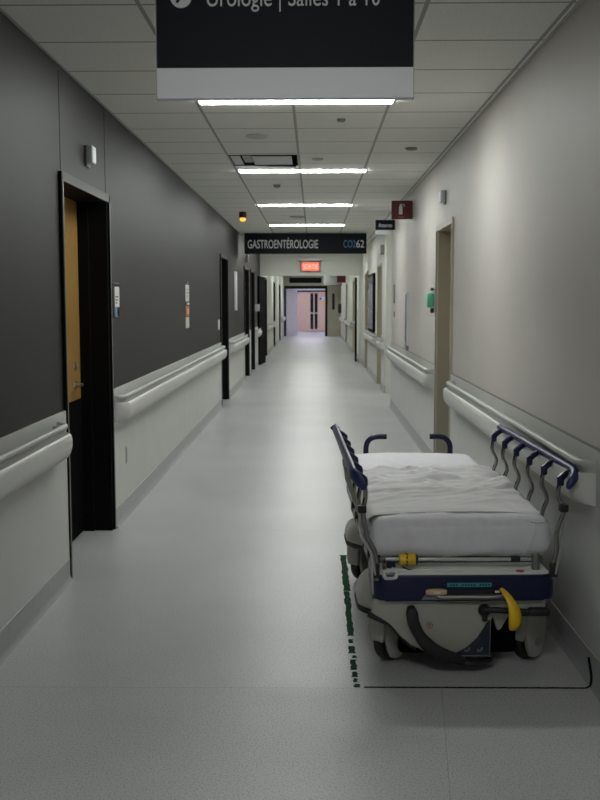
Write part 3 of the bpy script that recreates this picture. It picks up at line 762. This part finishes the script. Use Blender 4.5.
# crumpled clear strap loop hanging at the left corner
bm = BM(); pts = []
for k in range(15):
    a = 2*PI*k/14; pts.append((-.303+.026*math.cos(a), -.004+.006*math.sin(3*a), .425+.018*math.sin(a)))
tube(bm, pts, .0075, 8, n=3, flat=(1, .7)); P('strap_loop', bm, 'letter', label='crumpled whitish strap loop')
bm = BM(); lathe(bm, [(.014, .420), (.0165, .425), (.0165, .485), (.0155, .492), (.010, .495)], (.307, .062, 0), 'z', 20); P('pivot_post', bm, 'mid_grey', label='grey pivot post')
bm = BM(); tube(bm, [(.215, .062, .432), (.245, .052, .434), (.262, .064, .432)], .004, 8); bm.clear(); tube(bm, [(-.245, .062, .440), (-.225, .045, .434), (-.195, .050, .431)], .004, 8); P('lever', bm, 'black')

# base hood: a shell lofted through rounded, waisted outlines
def hood_outline(inset, z):
    pts = []
    def hw(y, s):
        a = min(1, max(0, (y-.30)/.22)); b = min(1, max(0, (1.28-y)/.22)); k = min(a, b); k = k*k*(3-2*k)
        return (.428-.022*(y > .9) if s < 0 else .385)-.12*k
    y0, y1, r = .030, 1.56, .13
    seq = []
    for k in range(9): a = 1.5*PI+k/8*PI/2; seq.append((hw(0, 1)-r+r*math.cos(a), y0+r+r*math.sin(a)))
    for k in range(1, 24): y = y0+r+(y1-y0-2*r)*k/24; seq.append((hw(y, 1), y))
    for k in range(9): a = k/8*PI/2; seq.append((hw(0, 1)-r+r*math.cos(a), y1-r+r*math.sin(a)))
    for k in range(9): a = PI/2+k/8*PI/2; seq.append((-hw(1.5, -1)+r+r*math.cos(a), y1-r+r*math.sin(a)))
    for k in range(1, 24): y = y1-r-(y1-y0-2*r)*k/24; seq.append((-hw(y, -1), y))
    for k in range(9): a = PI+k/8*PI/2; seq.append((-hw(0, -1)+r+r*math.cos(a), y0+r+r*math.sin(a)))
    cy = (y0+y1)/2
    return [(x*(1-inset/.43), cy+(y-cy)*(1-inset/.77), z) for x, y in seq]
def loft(bm, levels):
    rings = [[bm.verts.new(p) for p in hood_outline(i, z)] for i, z in levels]
    n = len(rings[0])
    for a, b in zip(rings, rings[1:]):
        for j in range(n): bm.faces.new((a[j], a[(j+1) % n], b[(j+1) % n], b[j]))
    bm.faces.new(rings[0][::-1]); bm.faces.new(rings[-1]); return bm
hood = P('base_hood', loft(BM(), [(.016, .252), (.006, .258), (.004, .275), (.010, .302), (.024, .330), (.048, .350), (.078, .358)]), 'cream', label='cream plastic base hood', ang=60)
obj('rubber_edge', loft(BM(), [(.014, .232), (.002, .238), (.0, .252), (.008, .264)]), 'black', hood, label='black rubber bumper edge')
# front skirt: a curved outline hanging between the casters
sk = [(-.30, .345), (-.355, .325), (-.378, .295), (-.376, .256), (-.355, .240), (-.308, .212), (-.256, .160), (-.215, .118), (-.190, .106), (-.160, .108), (-.120, .094), (-.060, .086), (.020, .086), (.060, .110), (.092, .160), (.108, .215), (.115, .250), (.150, .250), (.25, .250), (.33, .250), (.345, .275), (.34, .315), (.30, .345)]
bm = BM(); prism(bm, sk, 'y', .020, .060, .012); obj('front_skirt', bm, 'cream', hood)
bm = BM(); prism(bm, [(.118, .262), (.128, .235), (.143, .182), (.152, .176), (.162, .182), (.192, .240), (.20, .262)], 'y', .030, .052, .006); obj('skirt_tab', bm, 'cream', hood)
bm = BM(); tube(bm, [(-.385, .040, .248), (-.358, .026, .236), (-.306, .024, .206), (-.254, .026, .154), (-.213, .026, .112), (-.190, .028, .099)], [.014, .012, .008, .006, .005, .004], 10); obj('skirt_edge', bm, 'black', hood)
bm = BM(); tube(bm, [(-.16, .0185, .318), (-.10, .0185, .304), (0, .0185, .298), (.08, .0185, .304), (.15, .0185, .322)], .0022, 6); obj('contour_line', bm, 'grey_plastic', hood)
bm = BM()
for k in range(24):
    a = 2*PI*k/24; b = 2*PI*(k+1)/24
    tube(bm, [(-.137+.0125*math.cos(a), .0195, .203+.0125*math.sin(a)), (-.137+.0125*math.cos(b), .0195, .203+.0125*math.sin(b))], .0013, 5, smooth=False)
for a, b in (((-.143, .208), (-.131, .208)), ((-.143, .208), (-.137, .197)), ((-.131, .208), (-.137, .197))):
    tube(bm, [(a[0], .0195, a[1]), (b[0], .0195, b[1])], .0013, 5, smooth=False)
obj('round_mark', bm, 'redline', hood, label='small round red mark')
bm = BM(); prism(bm, [(-.045, .076), (.112, .076), (.112, .226), (.108, .226), (.06, .150), (.02, .112)], 'y', .012, .021); lb = obj('warning_label', bm, 'label_blue', hood, label='dark triangular label with pale edge')
bm = BM(); tube(bm, [(-.042, .0115, .077), (.104, .0115, .077), (.112, .0115, .085), (.113, .0115, .226)], .0017, 6, n=2)
for cx in (.02, .072):
    for a in ((-.012, .004, 0, -.004), (0, -.004, .012, .006), (-.012, -.006, -.002, -.001), (.002, .006, .010, .012)):
        tube(bm, [(cx+a[0], .0112, .100+a[1]), (cx+a[2], .0112, .100+a[3])], .0017, 5, smooth=False)
obj('label_outline', bm, 'mid_grey', lb)
P('hood_shade_block', box(BM(), -.25, .25, .12, 1.42, .045, .25, .02), 'kick', label='added dark block shading the space under the hood')  # added black block: darkens the underside and stops light from behind
# casters turned slightly out of line, under cream fork covers
def turned(bm, cx, cy, a):
    bmesh.ops.rotate(bm, cent=(0, 0, 0), matrix=Matrix.Rotation(a, 3, 'Z'), verts=bm.verts)
    bmesh.ops.translate(bm, vec=(cx, cy, 0), verts=bm.verts); return bm
for sx, sy in ((-1, 0), (1, 0), (-1, 1), (1, 1)):
    cx = sx*.296+(.016 if sy == 0 else 0); cy = .195 if sy == 0 else 1.43; an = math.radians(-48)
    r = .085
    c = P('caster', turned(lathe(BM(), [(r*.5, -.026), (r*.93, -.024), (r, -.015), (r, .015), (r*.93, .024), (r*.5, .026)], (0, 0, r), 'x', 36), cx, cy, an), 'black')
    bm = BM()
    for s in (-1, 1):
        poly = [(-.060, .225), (-.072, .170), (-.070, .110), (-.060, .060), (-.040, .026), (-.010, .014), (.02, .018), (.045, .038), (.064, .080), (.072, .140), (.068, .225)] if s > 0 else [(-.058, .225), (-.072, .160), (-.060, .110), (-.02, .090), (.02, .095), (.05, .12), (.068, .165), (.062, .225)]
        prism(bm, poly, 'x', s*.040-.011, s*.040+.011, .008)
    box(bm, -.050, .050, -.066, .062, .165, .225, .008); prism(bm, [(-.030, .100), (-.040, .130), (-.044, .225), (.048, .225), (.046, .130), (.036, .100)], 'y', -.094, -.078, .006)
    obj('caster_cover', turned(bm, cx, cy, an), 'cream', c, label='cream caster cover')
    bm = BM(); lathe(bm, [(.018, -.054), (.018, .054)], (0, 0, r), 'x', 14); obj('axle', turned(bm, cx, cy, an), 'steel', c)
# pedals and levers
bm = BM(); tube(bm, [(-.214, .016, .285), (-.213, -.005, .265), (-.205, -.012, .222), (-.182, -.016, .175), (-.150, -.018, .135), (-.105, -.018, .104), (-.05, -.014, .082), (.005, -.005, .066)], [.016, .025, .025, .023, .028, .026, .022, .012], 14, flat=(1, .6)); P('brake_pedal', bm, 'black', label='black curved brake pedal')
bm = BM(); tube(bm, [(-.06, .03, .055), (.05, .02, .040), (.13, .06, .045)], [.012, .016, .010], 10); P('lower_pedal', bm, 'black')
bm = BM(); tube(bm, [(.085, .004, .272), (.13, -.010, .276), (.20, -.012, .272), (.27, -.012, .268)], .013, 12)
box(bm, .262, .350, -.028, .012, .252, .284, .010, 3); lathe(bm, [(.022, -.02), (.026, -.012), (.026, .02), (.018, .03)], (.088, .02, .268), 'y', 18)
tube(bm, [(.088, .01, .26), (.090, .01, .225)], .012, 10, smooth=False)
P('steer_pedal', bm, 'black', label='black steering pedal bar')
bm = BM(); tube(bm, [(.150, -.012, .366), (.168, -.040, .345), (.186, -.055, .312), (.196, -.060, .275), (.198, -.058, .240), (.193, -.050, .212)], [.009, .016, .021, .029, .034, .034, .024], 16, flat=(1, .6)); P('release_lever', bm, 'yellow', label='yellow release lever')
bm = BM(); tube(bm, [(-.06, .05, .32), (.02, .02, .34), (.16, .01, .372)], .004, 6); P('hose', bm, 'black')

# side rails
def side_rail(s, xo, xs, am):
    """s: side; xo: rail x; xs: spindle x at the top"""
    y0, y1 = -.02, 1.36; dz = -.014
    bm = BM()
    tube(bm, [(s*(xo-.040), y0-.064, .806), (s*(xo-.034), y0-.066, .822), (s*(xo-.018), y0-.056, .844), (s*(xo-.004), y0-.028, .861), (s*xo, y0+.01, .868), (s*xo, y0+.10, .870), (s*xo, (y0+y1)/2, .870), (s*xo, y1-.06, .870), (s*xo, y1-.01, .869), (s*xo, y1, .868)], [.0085, .012, .0155]+[.0175]*12+[.0165, .010], 16, flat=(1.4, .75) if s < 0 else (1, 1), tilt=-s*math.radians(38))
    for v in bm.verts: v.co.z += dz
    r = P('side_rail', bm, 'navy_lit', label='navy blue top rail on chrome spindles')
    ys = [-.005+.256*k for k in range(6)]
    for k, y in enumerate(ys):
        bm = BM(); tube(bm, [(s*(xo-.004), y, .866), (s*(xs+.018), y-.012, .850), (s*(xs-.004), y-.02, .832)], [.013, .0145, .015], 10, smooth=False)
        lathe(bm, [(.012, .808), (.0145, .812), (.0145, .836), (.011, .842)], (s*xs, y-.02, 0), 'z', 12)
        for v in bm.verts: v.co.z += dz
        obj('rail_clamp', bm, 'navy', r)
        bm = BM(); xb = .352
        zl = .47
        tube(bm, [(s*(xs), y-.02, .81), (s*(xs-.010*am), y-.02, .775), (s*(xs-.010*am), y-.022, .745), (s*(xs+.006*am), y-.03, .715), (s*(xs+.012*am), y-.035, .685), (s*(xs-.004), y-.03, .640), (s*(xs-.012), y-.025, .59), (s*(xb+.018), y-.02, .53), (s*(xb+.008), y-.01, zl)], .0098, 12)
        sp = obj('spindle', bm, 'chrome', r)
        bm = BM(); box(bm, s*(xb+.010)-.014, s*(xb+.010)+.014, y-.026, y+.008, .415, .475, .005); obj('pivot_block', bm, 'black', sp)
        if k == 0:
            bm = BM(); box(bm, s*(xs+.010)-.017, s*(xs+.010)+.017, y-.054, y-.016, .690, .722, .005, 2); obj('collar', bm, 'black', sp)
            bm = BM(); tube(bm, [(s*(xs+.020), y-.036, .695), (s*(xs+.012), y-.032, .60), (s*(xb+.03), y-.026, .52), (s*(xb+.014), y-.02, .43)], .007, 10); obj('link_rod', bm, 'steel', sp)
    bm = BM(); box(bm, s*.362-.010, s*.362+.010, -.03, 1.40, .405, .440, .004)
    tube(bm, [(s*(xb+.02), 1.30, .60), (s*(xb+.012), .55, .45)], .006, 8, smooth=False)
    obj('lower_rail', bm, 'mid_grey', r)
    if s < 0:
        bm = BM(); prism(bm, [(-.06, .36), (-.035, .36), (.015, .50), (.0, .53), (-.012, .52)], 'x', -.384, -.374, .002); obj('latch_plate', bm, 'mid_grey', r)
side_rail(-1, .460, .412, .4)
side_rail(1, .432, .378, .85)
# head end push handles
for s in (-1, 1):
    cx = s*.258+.028
    bm = BM(); tube(bm, [(cx, 2.09, .43), (cx, 2.105, .56), (cx, 2.105, .645), (cx-s*.018, 2.105, .685), (cx-s*.055, 2.105, .704), (cx-s*.125, 2.105, .706)], .0165, 14)
    h = P('push_handle', bm, 'navy', label='dark navy push handle')
    bm = BM(); lathe(bm, [(.022, .40), (.022, .47)], (cx, 2.09, 0), 'z', 14); obj('socket', bm, 'mid_grey', h)

# ------------------------------------------------------------------ camera, world, view
f = 1000.0
v = Vector(((314-300)/f, (400-302)/f, 1)).normalized()      # corridor axis in (right, up, forward)
z = Vector((0, 1, 0)); z = (z-v*z.dot(v)).normalized(); x = v.cross(z)*-1
x = Vector((1, 0, 0)); x = (x-v*x.dot(v)-z*x.dot(z)).normalized()
right = Vector((x[0], v[0], z[0])); up = Vector((x[1], v[1], z[1])); fwd = Vector((x[2], v[2], z[2]))
cam = bpy.data.cameras.new('camera'); co = bpy.data.objects.new('camera', cam); COL.objects.link(co)
R = Matrix((right, up, -fwd)).transposed().to_4x4()
co.matrix_world = Matrix.Translation((0, 0, 1.53)) @ R
cam.sensor_fit = 'VERTICAL'; cam.sensor_height = 36; cam.lens = 45; cam.clip_start = .05; cam.clip_end = 200
cam.dof.use_dof = True; cam.dof.focus_distance = 4.6; cam.dof.aperture_fstop = 8.0
S.camera = co
w = bpy.data.worlds.new('world'); S.world = w; w.use_nodes = True
w.node_tree.nodes['Background'].inputs[0].default_value = (.5, .5, .5, 1); w.node_tree.nodes['Background'].inputs[1].default_value = .02
S.view_settings.view_transform = 'Standard'; S.view_settings.look = 'None'; S.view_settings.exposure = .33; S.view_settings.gamma = 1
S.view_settings.use_curve_mapping = False
